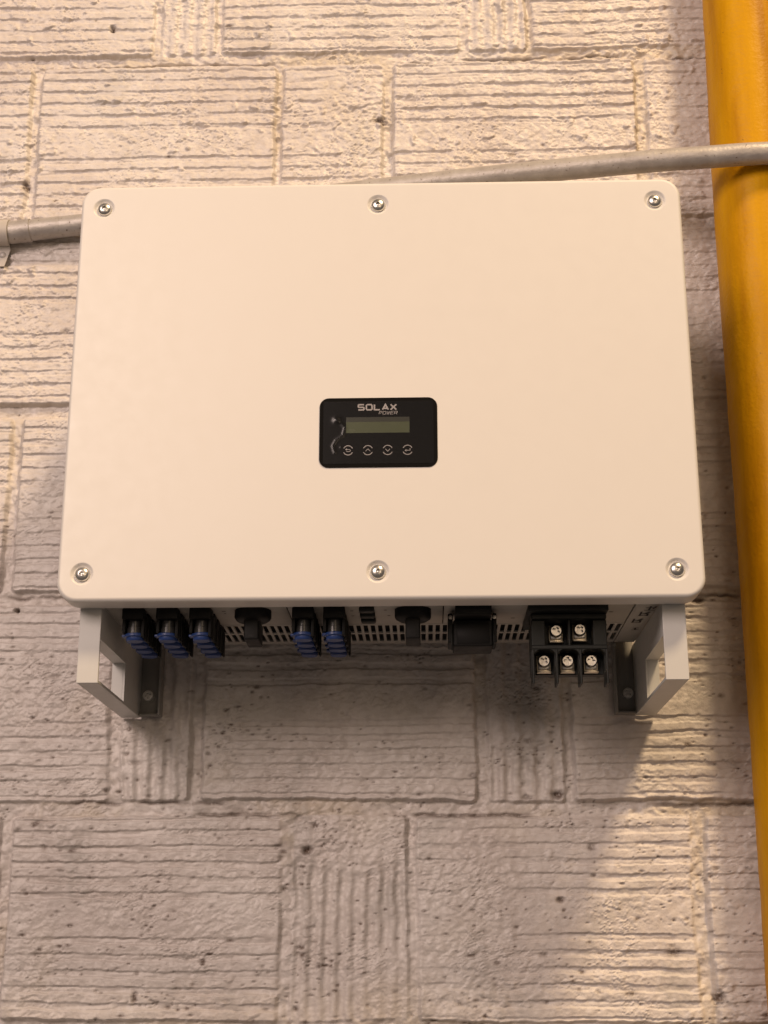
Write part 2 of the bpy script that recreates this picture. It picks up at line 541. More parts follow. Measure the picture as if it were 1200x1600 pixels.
def grid_piece(name, mask, parent=None):
    ii, kk = np.nonzero(mask[:-1, :-1])
    quads = np.stack([ii * NZ + kk, (ii + 1) * NZ + kk, (ii + 1) * NZ + kk + 1, ii * NZ + kk + 1], 1)
    used, inv = np.unique(quads, return_inverse=True)
    me = bpy.data.meshes.new(name)
    nv, nf = len(used), len(quads)
    me.vertices.add(nv)
    me.vertices.foreach_set('co', verts.reshape(-1, 3)[used].ravel())
    me.loops.add(nf * 4)
    me.loops.foreach_set('vertex_index', inv.ravel().astype(np.int32))
    me.polygons.add(nf)
    me.polygons.foreach_set('loop_start', np.arange(0, nf * 4, 4, dtype=np.int32))
    me.polygons.foreach_set('use_smooth', np.ones(nf, bool))
    ca = me.color_attributes.new('wear', 'FLOAT_COLOR', 'POINT')
    col = np.ones((nv, 4), np.float32)
    col[:, :3] = wear.reshape(-1, 3)[used]
    ca.data.foreach_set('color', col.ravel())
    me.update()
    me.normals_split_custom_set_from_vertices(nrm.reshape(-1, 3)[used].astype(np.float32))
    me.materials.append(M_WALL)
    return link(bpy.data.objects.new(name, me), parent)


wall = grid_piece('wall', cell_block < 0)
wall['kind'] = 'structure'
wall['label'] = 'rough off-white painted wall of grooved hollow blocks'
for bi, bl in enumerate(blocks):
    if (cell_block == bi).any():
        grid_piece('block', cell_block == bi, wall)


# ------------------------------------------------------------------ yellow pipe
def wob_tube(name, path, rad, mat, parent=None, nseg=48, lump=0.0, seed=71, freq=40, sub=0.006, caps=True):
    """tube along a polyline (smoothed), with a lumpy painted skin"""
    P = [Vector(p) for p in path]
    pts = []
    for i in range(len(P) - 1):
        p0, p1, p2, p3 = P[max(i - 1, 0)], P[i], P[i + 1], P[min(i + 2, len(P) - 1)]
        n = max(1, int((p2 - p1).length / sub))
        for k in range(n):
            t = k / n
            pts.append(0.5 * ((2 * p1) + (p2 - p0) * t + (2 * p0 - 5 * p1 + 4 * p2 - p3) * t * t + (3 * p1 - p0 - 3 * p2 + p3) * t ** 3))
    pts.append(P[-1])
    A = np.array([list(p) for p in pts])
    tan = np.gradient(A, axis=0)
    tan /= np.linalg.norm(tan, axis=1, keepdims=True)
    ref = np.array([0, 1, 0.0])
    s1 = np.cross(tan, ref)
    s1 /= np.linalg.norm(s1, axis=1, keepdims=True)
    s2 = np.cross(s1, tan)
    th = np.linspace(0, 2 * np.pi, nseg, endpoint=False)
    L = np.concatenate([[0], np.cumsum(np.linalg.norm(np.diff(A, axis=0), axis=1))])
    TH, LL = np.meshgrid(th, L)
    rr = rad * np.ones_like(TH)
    if lump:
        a, c = np.cos(TH) * rad, np.sin(TH) * rad
        rr = rr + lump * (perlin((LL + a) * freq + 50, (c + a * .3) * freq + LL * 7, seed) + 0.5 * perlin((LL + c) * freq * 2.3, a * freq * 2.3 + LL * 11, seed + 1))
    V = A[:, None, :] + rr[..., None] * (np.cos(TH)[..., None] * s1[:, None, :] + np.sin(TH)[..., None] * s2[:, None, :])
    n, m = TH.shape
    F = []
    for i in range(n - 1):
        for j in range(m):
            k = (j + 1) % m
            F.append((i * m + j, i * m + k, (i + 1) * m + k, (i + 1) * m + j))
    if caps:
        F.append(tuple(range(m - 1, -1, -1)))
        F.append(tuple(range((n - 1) * m, n * m)))
    me = bpy.data.meshes.new(name)
    me.from_pydata(V.reshape(-1, 3).tolist(), [], F)
    bm = bmesh.new()
    bm.from_mesh(me)
    bmesh.ops.recalc_face_normals(bm, faces=bm.faces[:])
    bm.to_mesh(me)
    bm.free()
    for p in me.polygons:
        p.use_smooth = True
    set_sharp(me, 60)
    me.materials.append(mat)
    return link(bpy.data.objects.new(name, me), parent)


yp = wob_tube('yellow_pipe', [(0.4380, 0.2025, -1.05), (0.4405, 0.2025, -0.65), (0.4450, 0.2025, -0.10), (0.4462, 0.2025, 0.29), (0.4515, 0.2025, 0.60), (0.458, 0.2025, 1.15)], 0.0500, M_YELLOW, nseg=96, lump=0.0006, freq=26, sub=0.006)
yp['label'] = 'thick upright pipe painted glossy yellow against the block wall'
yp['category'] = 'pipe'

# ------------------------------------------------------------------ conduit
cond = bpy.data.objects.new('conduit', None)
link(cond)
cond['label'] = 'thin silver painted conduit running level behind the inverter and across the yellow pipe'
cond['category'] = 'conduit'
CP = [(-1.1, 0.2405, 0.292), (-0.80, 0.2405, 0.2945), (-0.5089, 0.2405, 0.2972), (-0.4532, 0.2405, 0.3017), (-0.4052, 0.239, 0.3063), (-0.3811, 0.238, 0.3080), (-0.1573, 0.222, 0.3246), (0.0391, 0.2, 0.3351),
      (0.1542, 0.182, 0.3370), (0.2536, 0.164, 0.3358), (0.3173, 0.152, 0.3345), (0.3827, 0.143, 0.3335), (0.4481, 0.1385, 0.3345), (0.52, 0.145, 0.335), (0.70, 0.180, 0.336), (1.1, 0.238, 0.336)]
wob_tube('tube', CP, 0.0131, M_PIPE, cond, nseg=36, lump=0.00018, freq=70, seed=81, sub=0.004)
wob_tube('coupling', [(-0.4720, 0.2405, 0.2999), (-0.4532, 0.2405, 0.3017), (-0.4380, 0.2398, 0.3032)], 0.0143, M_PIPE, cond, nseg=36, lump=0.0004, freq=80, seed=85, sub=0.003)


def make_strap():
    bm = bmesh.new()
    # strip bent over the pipe: cross-section in the yz plane, swept 16 mm along x, with a flat ear below and above
    x0, x1 = -0.484, -0.4645
    cy, cz, r, t = 0.2405, 0.3000, 0.0149, 0.0016
    prof = [(0.2485, cz - 0.042)]
    prof += [(0.2485, cz - 0.020), (0.2470, cz - 0.0175)]
    for i in range(17):
        a = -PI * 0.42 - PI * 1.16 * i / 16
        prof.append((cy + r * math.cos(a), cz + r * math.sin(a)))
    prof += [(0.2500, cz + 0.0155), (0.2530, cz + 0.0160)]
    rows = []
    for k, (y, z) in enumerate(prof):
        a = prof[max(k - 1, 0)]
        c = prof[min(k + 1, len(prof) - 1)]
        ty, tz = c[0] - a[0], c[1] - a[1]
        l = math.hypot(ty, tz)
        ny, nz = -tz / l, ty / l
        inset = 0.0
        if k == 0:
            inset = 0.006
        rows.append([bm.verts.new((x0 + inset, y, z)), bm.verts.new((x1 - inset, y, z)), bm.verts.new((x1 - inset, y + ny * t, z + nz * t)), bm.verts.new((x0 + inset, y + ny * t, z + nz * t))])
    for a, c in zip(rows, rows[1:]):
        for j in range(4):
            k = (j + 1) % 4
            bm.faces.new((a[j], a[k], c[k], c[j]))
    bm.faces.new(rows[0])
    bm.faces.new(list(reversed(rows[-1])))
    return mesh_obj('strap', bm, M_STRAP, cond)


strap = make_strap()
bm = bmesh.new()
lathe(bm, [(0, 0.0022), (0.0022, 0.0020), (0.0042, 0.0008), (0.0045, -0.002)], 20, T(-0.4735, 0.2475, 0.2735) @ FRONT)
mesh_obj('screw', bm, M_PIPE, strap)

# ------------------------------------------------------------------ the inverter
inv = bpy.data.objects.new('solar_inverter', None)
link(inv)
inv.location = (0, 0, 0)
inv['label'] = 'off-white wall-mounted solar inverter with black display and connectors underneath'
inv['category'] = 'inverter'

# --- front cover: pressed sheet with rounded edge and six dimples for the screws
CW, CH, CXc, CZc, CR = 0.6315, 0.4530, 0.0013, -0.0009, 0.0200
SCR = [(sx * 0.29, sz * 0.1995) for sz in (1, -1) for sx in (-1, 0, 1)]
bm = bmesh.new()
BE = 0.0042
prof = []
for i in range(7):
    a = PI / 2 * i / 6
    prof.append((BE * (1 - math.sin(a)), BE * (1 - math.cos(a))))     # (inset, depth)
prof += [(0.0, 0.0285), (0.0012, 0.0300), (0.0030, 0.0300), (0.0030, 0.010)]
rings = []
for ins, dep in prof:
    rings.append([bm.verts.new((x, dep, z)) for x, z in rrect(CW - 2 * ins, CH - 2 * ins, CR - ins, 10, CXc, CZc)])
n = len(rings[0])
for a, c in zip(rings, rings[1:]):
    for i in range(n):
        j = (i + 1) % n
        bm.faces.new((a[i], a[j], c[j], c[i]))
bm.faces.new(list(reversed(rings[-1])))
edges = []
for i in range(n):
    edges.append(bm.edges.get((rings[0][i], rings[0][(i + 1) % n])))
for (sx, sz) in SCR:
    dm = [(0.0118, 0.0), (0.0112, 0.00012), (0.0100, 0.0010), (0.0086, 0.0024), (0.0079, 0.0029), (0.0060, 0.0030)]
    rg = []
    for r, dep in dm:
        rg.append([bm.verts.new((sx + r * math.cos(2 * PI * i / 40), dep, sz + r * math.sin(2 * PI * i / 40))) for i in range(40)])
    for a, c in zip(rg, rg[1:]):
        for i in range(40):
            j = (i + 1) % 40
            bm.faces.new((a[i], a[j], c[j], c[i]))
    bm.faces.new(rg[-1])
    for i in range(40):
        edges.append(bm.edges.get((rg[0][i], rg[0][(i + 1) % 40])))
bmesh.ops.triangle_fill(bm, use_beauty=True, use_dissolve=False, edges=edges)
cover = mesh_obj('front_cover', bm, M_COVER, inv)
weighted(cover)


# --- cover screws: domed security screws
def socket_screw_mesh():
    bm = bmesh.new()
    R = 0.0072
    pr = [(0.0020, 0.0035)]
    for i in range(9):
        t = i / 8
        r = 0.0023 + (R - 0.0023) * t
        pr.append((r, 0.0040 * math.sqrt(max(0, 1 - (r / (R * 1.02)) ** 2)) + 0.0006))
    pr += [(R, 0.0), (R, -0.001)]
    lathe(bm, pr, 36)
    # hexagonal socket: walls and floor, then the pin
    hexo = [bm.verts.new((0.0020 * math.cos(2 * PI * i / 36), 0.0020 * math.sin(2 * PI * i / 36), 0.0035)) for i in range(36)]
    flo = [bm.verts.new((0.0019 * math.cos(2 * PI * i / 36), 0.0019 * math.sin(2 * PI * i / 36), 0.0012)) for i in range(36)]
    for i in range(36):
        j = (i + 1) % 36
        bm.faces.new((hexo[i], flo[i], flo[j], hexo[j]))
    bm.faces.new(flo)
    lathe(bm, [(0, 0.0030), (0.0007, 0.0028), (0.0008, 0.0012)], 14)
    bmesh.ops.remove_doubles(bm, verts=bm.verts[:], dist=1e-6)
    bmesh.ops.recalc_face_normals(bm, faces=bm.faces[:])
    me = bpy.data.meshes.new('screw')
    bm.to_mesh(me)
    bm.free()
    for p in me.polygons:
        p.use_smooth = True
    set_sharp(me, 50)
    me.materials.append(M_STEEL)
    return me


sme = socket_screw_mesh()
for k, (sx, sz) in enumerate(SCR):
    o = link(bpy.data.objects.new('screw', sme), cover)
    o.matrix_local = T(sx, 0.0026, sz) @ FRONT @ Matrix.Rotation(0.7 * k, 4, 'Z')

# --- display
DX, DZ, DW, DH = 0.0004, -0.0557, 0.1185, 0.0742
bm = bmesh.new()
plate_front(bm, rrect(DW, DH, 0.0095, 8, DX, DZ), -0.0009, 0.001, 0.0004)
disp = mesh_obj('display_panel', bm, M_GLASS, inv)
weighted(disp)
FY = -0.0009
bm = bmesh.new()
plate_front(bm, rrect(0.0636, 0.0166, 0.0003, 2, -0.0001, -0.0480), FY - 0.00012, FY + 0.0003)
mesh_obj('screen', bm, M_LCD, disp)
bm = bmesh.new()
plate_front(bm, rrect(0.0636, 0.0050, 0.0002, 2, -0.0001, -0.0421), FY - 0.00020, FY + 0.0002)
mesh_obj('screen_header', bm, simple('lcd_unlit_row', (0.045, 0.046, 0.028), 0.3), disp)


def stroke(bm, pts, w, y, closed=False):
    """flat line of width w in the xz plane, mitred"""
    n = len(pts)
    L, R_ = [], []
    for i, (x, z) in enumerate(pts):
        if closed:
            a, c = pts[i - 1], pts[(i + 1) % n]
        else:
            a, c = pts[max(i - 1, 0)], pts[min(i + 1, n - 1)]
        d1 = Vector((x - a[0], z - a[1]))
        d2 = Vector((c[0] - x, c[1] - z))
        if d1.length < 1e-9:
            d1 = d2
        if d2.length < 1e-9:
            d2 = d1
        d1.normalize()
        d2.normalize()
        t = (d1 + d2)
        if t.length < 1e-6:
            t = d1
        t.normalize()
        nn = Vector((-t.y, t.x))
        k = max(0.4, abs(nn.dot(Vector((-d1.y, d1.x)))))
        h = w / 2 / k
        L.append(bm.verts.new((x + nn.x * h, y, z + nn.y * h)))
        R_.append(bm.verts.new((x - nn.x * h, y, z - nn.y * h)))
    m = n if closed else n - 1
    for i in range(m):
        j = (i + 1) % n
        bm.faces.new((L[i], L[j], R_[j], R_[i]))


LET = {
    'S': [[(1.0, 1.0), (0.12, 1.0), (0.0, 0.88), (0.0, 0.62), (0.12, 0.5), (0.88, 0.5), (1.0, 0.38), (1.0, 0.12), (0.88, 0.0), (0.0, 0.0)]],
    'O': [[(0.15, 1.0), (0.0, 0.82), (0.0, 0.18), (0.15, 0.0), (0.85, 0.0), (1.0, 0.18), (1.0, 0.82), (0.85, 1.0), (0.15, 1.0)]],
    'L': [[(0.0, 1.0), (0.0, 0.0), (0.95, 0.0)]],
    'A': [[(0.0, 0.0), (0.5, 1.0), (1.0, 0.0)], [(0.28, 0.26), (0.80, 0.26)]],
    'X': [[(0.0, 1.0), (1.0, 0.0)], [(1.0, 1.0), (0.0, 0.0)]],
    'P': [[(0.0, 0.0), (0.0, 1.0), (0.85, 1.0), (1.0, 0.85), (1.0, 0.6), (0.85, 0.45), (0.0, 0.45)]],
    'W': [[(0.0, 1.0), (0.22, 0.0), (0.5, 0.75), (0.78, 0.0), (1.0, 1.0)]],
    'E': [[(1.0, 1.0), (0.0, 1.0), (0.0, 0.0), (1.0, 0.0)], [(0.0, 0.5), (0.9, 0.5)]],
    'R': [[(0.0, 0.0), (0.0, 1.0), (0.85, 1.0), (1.0, 0.85), (1.0, 0.6), (0.85, 0.45), (0.0, 0.45)], [(0.55, 0.45), (1.0, 0.0)]],
}


def word(txt, x0, x1, z0, z1, w, gap, y, slant=0.0, name='lettering', mat=M_PRINT, parent=disp):
    bm = bmesh.new()
    lw = (x1 - x0 - gap * (len(txt) - 1)) / len(txt)
    for i, ch in enumerate(txt):
        xa = x0 + i * (lw + gap)
        for k, st in enumerate(LET[ch]):
            pts = [(xa + w / 2 + px * (lw - w) + slant * pz * (z1 - z0), z0 + w / 2 + pz * (z1 - z0 - w)) for px, pz in st]
            stroke(bm, pts, w, y - 0.00002 * (k + i % 2))
    return mesh_obj(name, bm, mat, parent, smooth=False)


word('SOLAX', -0.0205, 0.0193, -0.0325, -0.0254, 0.00150, 0.0009, FY - 0.00015, 0.0)
word('POWER', 0.0008, 0.0193, -0.0369, -0.0333, 0.00045, 0.0006, FY - 0.00015, 0.18)

for k, bx_ in enumerate((-0.0298, -0.0100, 0.0098, 0.0296)):
    bm = bmesh.new()
    cz = -0.0747
    for a0, a1 in ((25, 155), (205, 335)):
        stroke(bm, [(bx_ + 0.0048 * math.cos(math.radians(a0 + (a1 - a0) * i / 14)), cz + 0.0049 * math.sin(math.radians(a0 + (a1 - a0) * i / 14))) for i in range(15)], 0.00075, FY - 0.00015)
    g = 0.0026
    gl = {0: [[(-0.9, 0.35), (0.5, 0.35), (0.95, 0.0), (0.95, -0.25), (0.5, -0.5), (-0.7, -0.5)], [(-0.4, 0.75), (-0.95, 0.35), (-0.4, 0.0)]],
          1: [[(-0.9, -0.45), (0, 0.55), (0.9, -0.45)]],
          2: [[(-0.9, 0.45), (0, -0.55), (0.9, 0.45)]],
          3: [[(0.95, 0.6), (0.95, -0.2), (-0.9, -0.2)], [(-0.45, 0.2), (-0.95, -0.2), (-0.45, -0.6)]]}[k]
    for q, st in enumerate(gl):
        stroke(bm, [(bx_ + px * g, cz + pz * g) for px, pz in st], 0.00055, FY - 0.00017 - 0.00002 * q)
    mesh_obj('button_symbol', bm, M_PRINT, disp, smooth=False)

# clear protective film, lifted in a bubble and a crease at its left side
M_FILM, nt, b = new_mat('clear_film')
out = nt.nodes['Material Output']
gl = node(nt, 'ShaderNodeBsdfGlossy')
gl.inputs['Roughness'].default_value = 0.24
tr = node(nt, 'ShaderNodeBsdfTransparent')
fr = node(nt, 'ShaderNodeFresnel', IOR=1.40)
ms = node(nt, 'ShaderNodeMixShader')
nt.links.new(fr.outputs[0], ms.inputs[0])
nt.links.new(tr.outputs[0], ms.inputs[1])
nt.links.new(gl.outputs[0], ms.inputs[2])
nt.links.new(ms.outputs[0], out.inputs['Surface'])
fx = np.linspace(DX - DW / 2 + 0.004, DX + DW / 2 - 0.004, 300)
fz = np.linspace(DZ - DH / 2 + 0.004, DZ + DH / 2 - 0.004, 190)
FXg, FZg = np.meshgrid(fx, fz, indexing='ij')


def ridge(pts, wd):
    best = np.full_like(FXg, 1e9)
    for (ax, az), (bx2, bz2) in zip(pts, pts[1:]):
        dx, dz = bx2 - ax, bz2 - az
        t = np.clip(((FXg - ax) * dx + (FZg - az) * dz) / (dx * dx + dz * dz), 0, 1)
        best = np.minimum(best, np.hypot(FXg - ax - t * dx, FZg - az - t * dz))
    return np.exp(-(best / wd) ** 2)


hf = 0.00085 * np.exp(-(((FXg + 0.0415) / 0.0036) ** 2 + ((FZg + 0.0425) / 0.0034) ** 2))
hf += 0.00030 * ridge([(-0.0390, -0.0440), (-0.0330, -0.0500), (-0.0350, -0.0590), (-0.0420, -0.0640), (-0.0450, -0.0700), (-0.0430, -0.0770)], 0.0017)
hf += 0.0002 * np.exp(-(((FXg + 0.0370) / 0.0014) ** 2 + ((FZg + 0.0715) / 0.0014) ** 2))
hf += 0.00001 * perlin(FXg * 120, FZg * 120, 91)
me = bpy.data.meshes.new('protective_film')
a, c = len(fx), len(fz)
me.from_pydata(np.stack([FXg, FY - 0.0003 - hf, FZg], -1).reshape(-1, 3).tolist(), [], [(i * c + k, (i + 1) * c + k, (i + 1) * c + k + 1, i * c + k + 1) for i in range(a - 1) for k in range(c - 1)])
for p in me.polygons:
    p.use_smooth = True
me.materials.append(M_FILM)
film = link(bpy.data.objects.new('protective_film', me), disp)
film['label'] = 'clear film with a shiny bubble and crease'

# --- body behind the cover, with cooling fins on both sides
UZ = -0.2235
bm = bmesh.new()
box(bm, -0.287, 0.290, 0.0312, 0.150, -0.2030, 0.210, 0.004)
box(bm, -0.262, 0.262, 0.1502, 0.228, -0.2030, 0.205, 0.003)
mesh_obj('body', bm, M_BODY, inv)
for s in (-1, 1):
    for k in range(9):
        bm = bmesh.new()
        y = 0.155 + 0.008 * k
        x0, x1 = (0.2622, 0.288) if s > 0 else (-0.286, -0.2622)
        box(bm, x0, x1, y, y + 0.0025, -0.195, 0.20)
        mesh_obj('cooling_fin', bm, M_BODY, inv, smooth=False)


# --- underside sheet plates: a slotted grille at the back, plain plates in front
def slotted(xs, ys, holes, z0, z1):
    bm = bmesh.new()
    nx, ny = len(xs), len(ys)
    lo = [[bm.verts.new((x, y, z0)) for y in ys] for x in xs]
    hi = [[bm.verts.new((x, y, z1)) for y in ys] for x in xs]
    solid = lambda i, k: 0 <= i < nx - 1 and 0 <= k < ny - 1 and (i, k) not in holes
    for i in range(nx - 1):
        for k in range(ny - 1):
            if not solid(i, k):
                continue
            bm.faces.new((lo[i][k], lo[i][k + 1], lo[i + 1][k + 1], lo[i + 1][k]))
            bm.faces.new((hi[i][k], hi[i + 1][k], hi[i + 1][k + 1], hi[i][k + 1]))
            if not solid(i - 1, k):
                bm.faces.new((lo[i][k], hi[i][k], hi[i][k + 1], lo[i][k + 1]))
            if not solid(i + 1, k):
                bm.faces.new((lo[i + 1][k], lo[i + 1][k + 1], hi[i + 1][k + 1], hi[i + 1][k]))
            if not solid(i, k - 1):
                bm.faces.new((lo[i][k], lo[i + 1][k], hi[i + 1][k], hi[i][k]))
            if not solid(i, k + 1):
                bm.faces.new((lo[i][k + 1], hi[i][k + 1], hi[i + 1][k + 1], lo[i + 1][k + 1]))
    loose = [v for v in bm.verts if not v.link_faces]
    bmesh.ops.delete(bm, geom=loose, context='VERTS')
    return bm


xs, holes = [-0.2540], set()
PITCH, SW = 0.00765, 0.0047
q = -0.2540 + 0.0045
while q + SW < 0.2525:
    i = len(xs)
    xs += [q, q + SW]
    holes |= {(i, 1), (i, 3)}
    q += PITCH
xs.append(0.2540)
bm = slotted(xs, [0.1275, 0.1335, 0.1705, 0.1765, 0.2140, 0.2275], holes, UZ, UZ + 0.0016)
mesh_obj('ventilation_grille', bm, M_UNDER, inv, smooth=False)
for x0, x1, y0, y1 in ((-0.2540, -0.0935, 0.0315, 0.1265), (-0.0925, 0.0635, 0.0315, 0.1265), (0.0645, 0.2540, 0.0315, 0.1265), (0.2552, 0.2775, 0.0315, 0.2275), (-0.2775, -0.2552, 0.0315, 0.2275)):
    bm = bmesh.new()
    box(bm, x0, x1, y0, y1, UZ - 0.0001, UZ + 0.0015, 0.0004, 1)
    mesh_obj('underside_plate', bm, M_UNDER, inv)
for x0, x1 in ((0.2556, 0.2898), (-0.2868, -0.2556)):  # unseen filler boxes, added to stop light leaking in above the side plates
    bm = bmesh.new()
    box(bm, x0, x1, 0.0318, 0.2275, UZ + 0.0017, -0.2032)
    mesh_obj('side_gap_filler', bm, M_BODY, inv, smooth=False)
# near-black sheet added behind the slots, standing in for the unlit inside
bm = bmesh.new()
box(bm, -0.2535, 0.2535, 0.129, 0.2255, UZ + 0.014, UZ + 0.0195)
mesh_obj('slot_dark_backing', bm, M_DARK, inv, smooth=False)
bm = bmesh.new()
box(bm, -0.2545, 0.2545, 0.2277, 0.2287, UZ + 0.0005, -0.200)
mesh_obj('rear_skirt', bm, M_UNDER, inv, smooth=False)

# printed marks on the underside
for (mx, my, s, pat) in ((0.2720, 0.062, 0.0080, 0), (0.2690, 0.086, 0.0080, 1), (0.2660, 0.118, 0.0080, 1), (0.2695, 0.158, 0.0065, 2)):
    bm = bmesh.new()
    z = UZ - 0.0004
    segs = {0: [((-1, 1), (1, 1)), ((-0.2, 1), (-0.2, -1)), ((-1, -0.4), (0.9, -0.4)), ((0.6, 0.2), (1, -1))],
            1: [((-1, 1), (0.9, 1)), ((-0.9, 1), (-0.9, -1)), ((-0.9, 0), (0.9, 0)), ((0.8, 1), (0.8, 0)), ((0, 0), (1, -1))],
            2: [((-0.8, 0.7), (0.8, 0.3)), ((0, 0.6), (-0.2, -0.8)), ((-0.7, -0.6), (0.5, -0.8))]}[pat]
    for k, (p, q2) in enumerate(segs):
        w = 0.0020
        a = Vector((mx + p[0] * s * 0.55, my + p[1] * s))
        c = Vector((mx + q2[0] * s * 0.55, my + q2[1] * s))
        t = (c - a).normalized() * w / 2
        nn = Vector((-t.y, t.x))
        zz = z - 0.00004 * k
        bm.faces.new([bm.verts.new((v_.x, v_.y, zz)) for v_ in (a + nn - t, c + nn + t, c - nn + t, a - nn - t)])
    mesh_obj('printed_symbol', bm, M_INK, inv, smooth=False)
for (mx, my, w) in ((-0.160, 0.060, 0.004), (-0.159, 0.070, 0.0022), (-0.0300, 0.062, 0.003), (-0.0300, 0.085, 0.003), (0.004, 0.060, 0.003), (0.007, 0.085, 0.003), (0.1340, 0.100, 0.004), (0.232, 0.075, 0.004)):
    bm = bmesh.new()
    z = UZ - 0.0004
    bm.faces.new([bm.verts.new(p) for p in ((mx, my, z), (mx + w, my, z), (mx + w, my + 0.0022, z), (mx, my + 0.0022, z))])
    mesh_obj('printed_mark', bm, M_INK, inv, smooth=False)


# --- plug connectors: black housing with latches, grey barrel, blue cap
def connector_meshes():
    bm = bmesh.new()
    # flange on the sheet
    lathe(bm, [(0.0, 0.0001), (0.0112, 0.0001), (0.0112, 0.0030), (0.0106, 0.0040), (0.0100, 0.0042)], 8, DOWN @ Matrix.Rotation(PI / 8, 4, 'Z'))
    # back half shell and two side latches
    box(bm, -0.0105, 0.0105, 0.0020, 0.0105, -0.0250, -0.003, 0.0012, 2)
    box(bm, -0.0112, -0.0078, -0.0085, 0.0030, -0.0245, -0.003, 0.0010, 2)
    box(bm, 0.0078, 0.0112, -0.0085, 0.0030, -0.0285, -0.003, 0.0010, 2)
    box(bm, 0.0100, 0.0122, -0.0030, 0.0060, -0.0315, -0.006, 0.0008, 1)
    # brow over the barrel
    box(bm, -0.0108, 0.0108, -0.0140, 0.0030, -0.0115, -0.0002, 0.0010, 2)
    h = bm
    bm = bmesh.new()
    lathe(bm, [(0.0, -0.004), (0.0070, -0.004), (0.0070, 0.018), (0.0078, 0.0185), (0.0078, 0.0245), (0.0, 0.0246)], 24, DOWN)
    box(bm, -0.0008, 0.0008, -0.0081, -0.0060, -0.0240, -0.0122)
    b2 = bm
    bm = bmesh.new()
    lathe(bm, [(0.0, 0.0245), (0.0098, 0.0245), (0.0106, 0.0252), (0.0106, 0.0272), (0.0098, 0.0280), (0.0088, 0.0282), (0.0088, 0.0308), (0.0080, 0.0318), (0.0, 0.0319)], 28, DOWN)
    box(bm, -0.0128, -0.0070, -0.0040, 0.0040, -0.0275, -0.0250, 0.0006, 1)
    c = bm
    res = []
    for nm, b_, mt in (('dc_connector', h, M_BLACK), ('contact_barrel', b2, M_BARREL), ('dust_cap', c, M_BLUE)):
        me = bpy.data.meshes.new(nm)
        bmesh.ops.recalc_face_normals(b_, faces=b_.faces[:])
        b_.to_mesh(me)
        b_.free()
        for p in me.polygons:
            p.use_smooth = True
        set_sharp(me, 40)
        me.materials.append(mt)
        res.append(me)
    return res


cms = connector_meshes()
for cx in (-0.2464, -0.2124, -0.1790, -0.0765, -0.0453):
    for ry in (0.056, 0.083, 0.109, 0.135):
        if cx > -0.1 and ry > 0.12:
            pass
        o = link(bpy.data.objects.new('dc_connector', cms[0]), inv)
        o.location = (cx, ry, UZ - 0.0004)
        o.rotation_euler.z = random.uniform(-0.03, 0.03)
        for nm, me in (('contact_barrel', cms[1]), ('dust_cap', cms[2])):
            c = link(bpy.data.objects.new(nm, me), o)
            if nm == 'dust_cap':
                c.rotation_euler = (0, random.uniform(-0.03, 0.03), random.uniform(-0.15, 0.15))

# --- rotary switches
for kx in (-0.1280, 0.0333):
    bm = bmesh.new()
    lathe(bm, [(0.0, 0.0), (0.0186, 0.0), (0.0186, 0.0075), (0.0172, 0.0098), (0.0140, 0.0118), (0.0, 0.0120)], 16, T(kx, 0.060, UZ - 0.0004) @ DOWN @ Matrix.Rotation(PI / 16, 4, 'Z'))
    sw = mesh_obj('rotary_switch', bm, M_BLACK, inv)
    bm = bmesh.new()
    box(bm, kx - 0.0074, kx + 0.0074, 0.047, 0.087, UZ - 0.0325, UZ - 0.0105, 0.0018, 3)
    box(bm, kx - 0.0026, kx + 0.0026, 0.0466, 0.0474, UZ - 0.0300, UZ - 0.0275)
    mesh_obj('grip', bm, M_BLACK, sw)

# --- rubber plugs
for py in (0.047, 0.071, 0.095):
    bm = bmesh.new()
    box(bm, -0.0205, -0.0050, py - 0.0055, py + 0.0055, UZ - 0.0060, UZ - 0.0002, 0.0022, 3)
    mesh_obj('rubber_plug', bm, M_BLACK2, inv)

# --- communication port cover
bm = bmesh.new()
box(bm, 0.0755, 0.1115, 0.036, 0.090, UZ - 0.0110, UZ - 0.0003, 0.0010, 2)
box(bm, 0.0735, 0.1130, 0.058, 0.100, UZ - 0.0385, UZ - 0.0112, 0.0022, 3)
box(bm, 0.0685, 0.0733, 0.061, 0.098, UZ - 0.0340, UZ - 0.0040, 0.0010, 2)
box(bm, 0.1132, 0.1172, 0.061, 0.098, UZ - 0.0340, UZ - 0.0040, 0.0010, 2)
box(bm, 0.0770, 0.1095, 0.0572, 0.0582, UZ - 0.0360, UZ - 0.0140, 0.0004, 1)
pc = mesh_obj('port_cover', bm, M_BLACK, inv)
for px in (0.0712, 0.1150):
    bm = bmesh.new()
    lathe(bm, [(0, 0.0016), (0.0018, 0.0014), (0.0024, 0.0), (0.0024, -0.001)], 14, T(px, 0.0612, UZ - 0.0085) @ FRONT)
    mesh_obj('screw', bm, M_STEELR, pc)
for px, z1 in ((0.0722, -0.0420), (0.1142, -0.0400)):
    bm = bmesh.new()
    box(bm, px - 0.0006, px + 0.0006, 0.0600, 0.0635, UZ + z1, UZ - 0.022, 0.0003, 1)
    mesh_obj('latch', bm, M_BLACK2, pc)


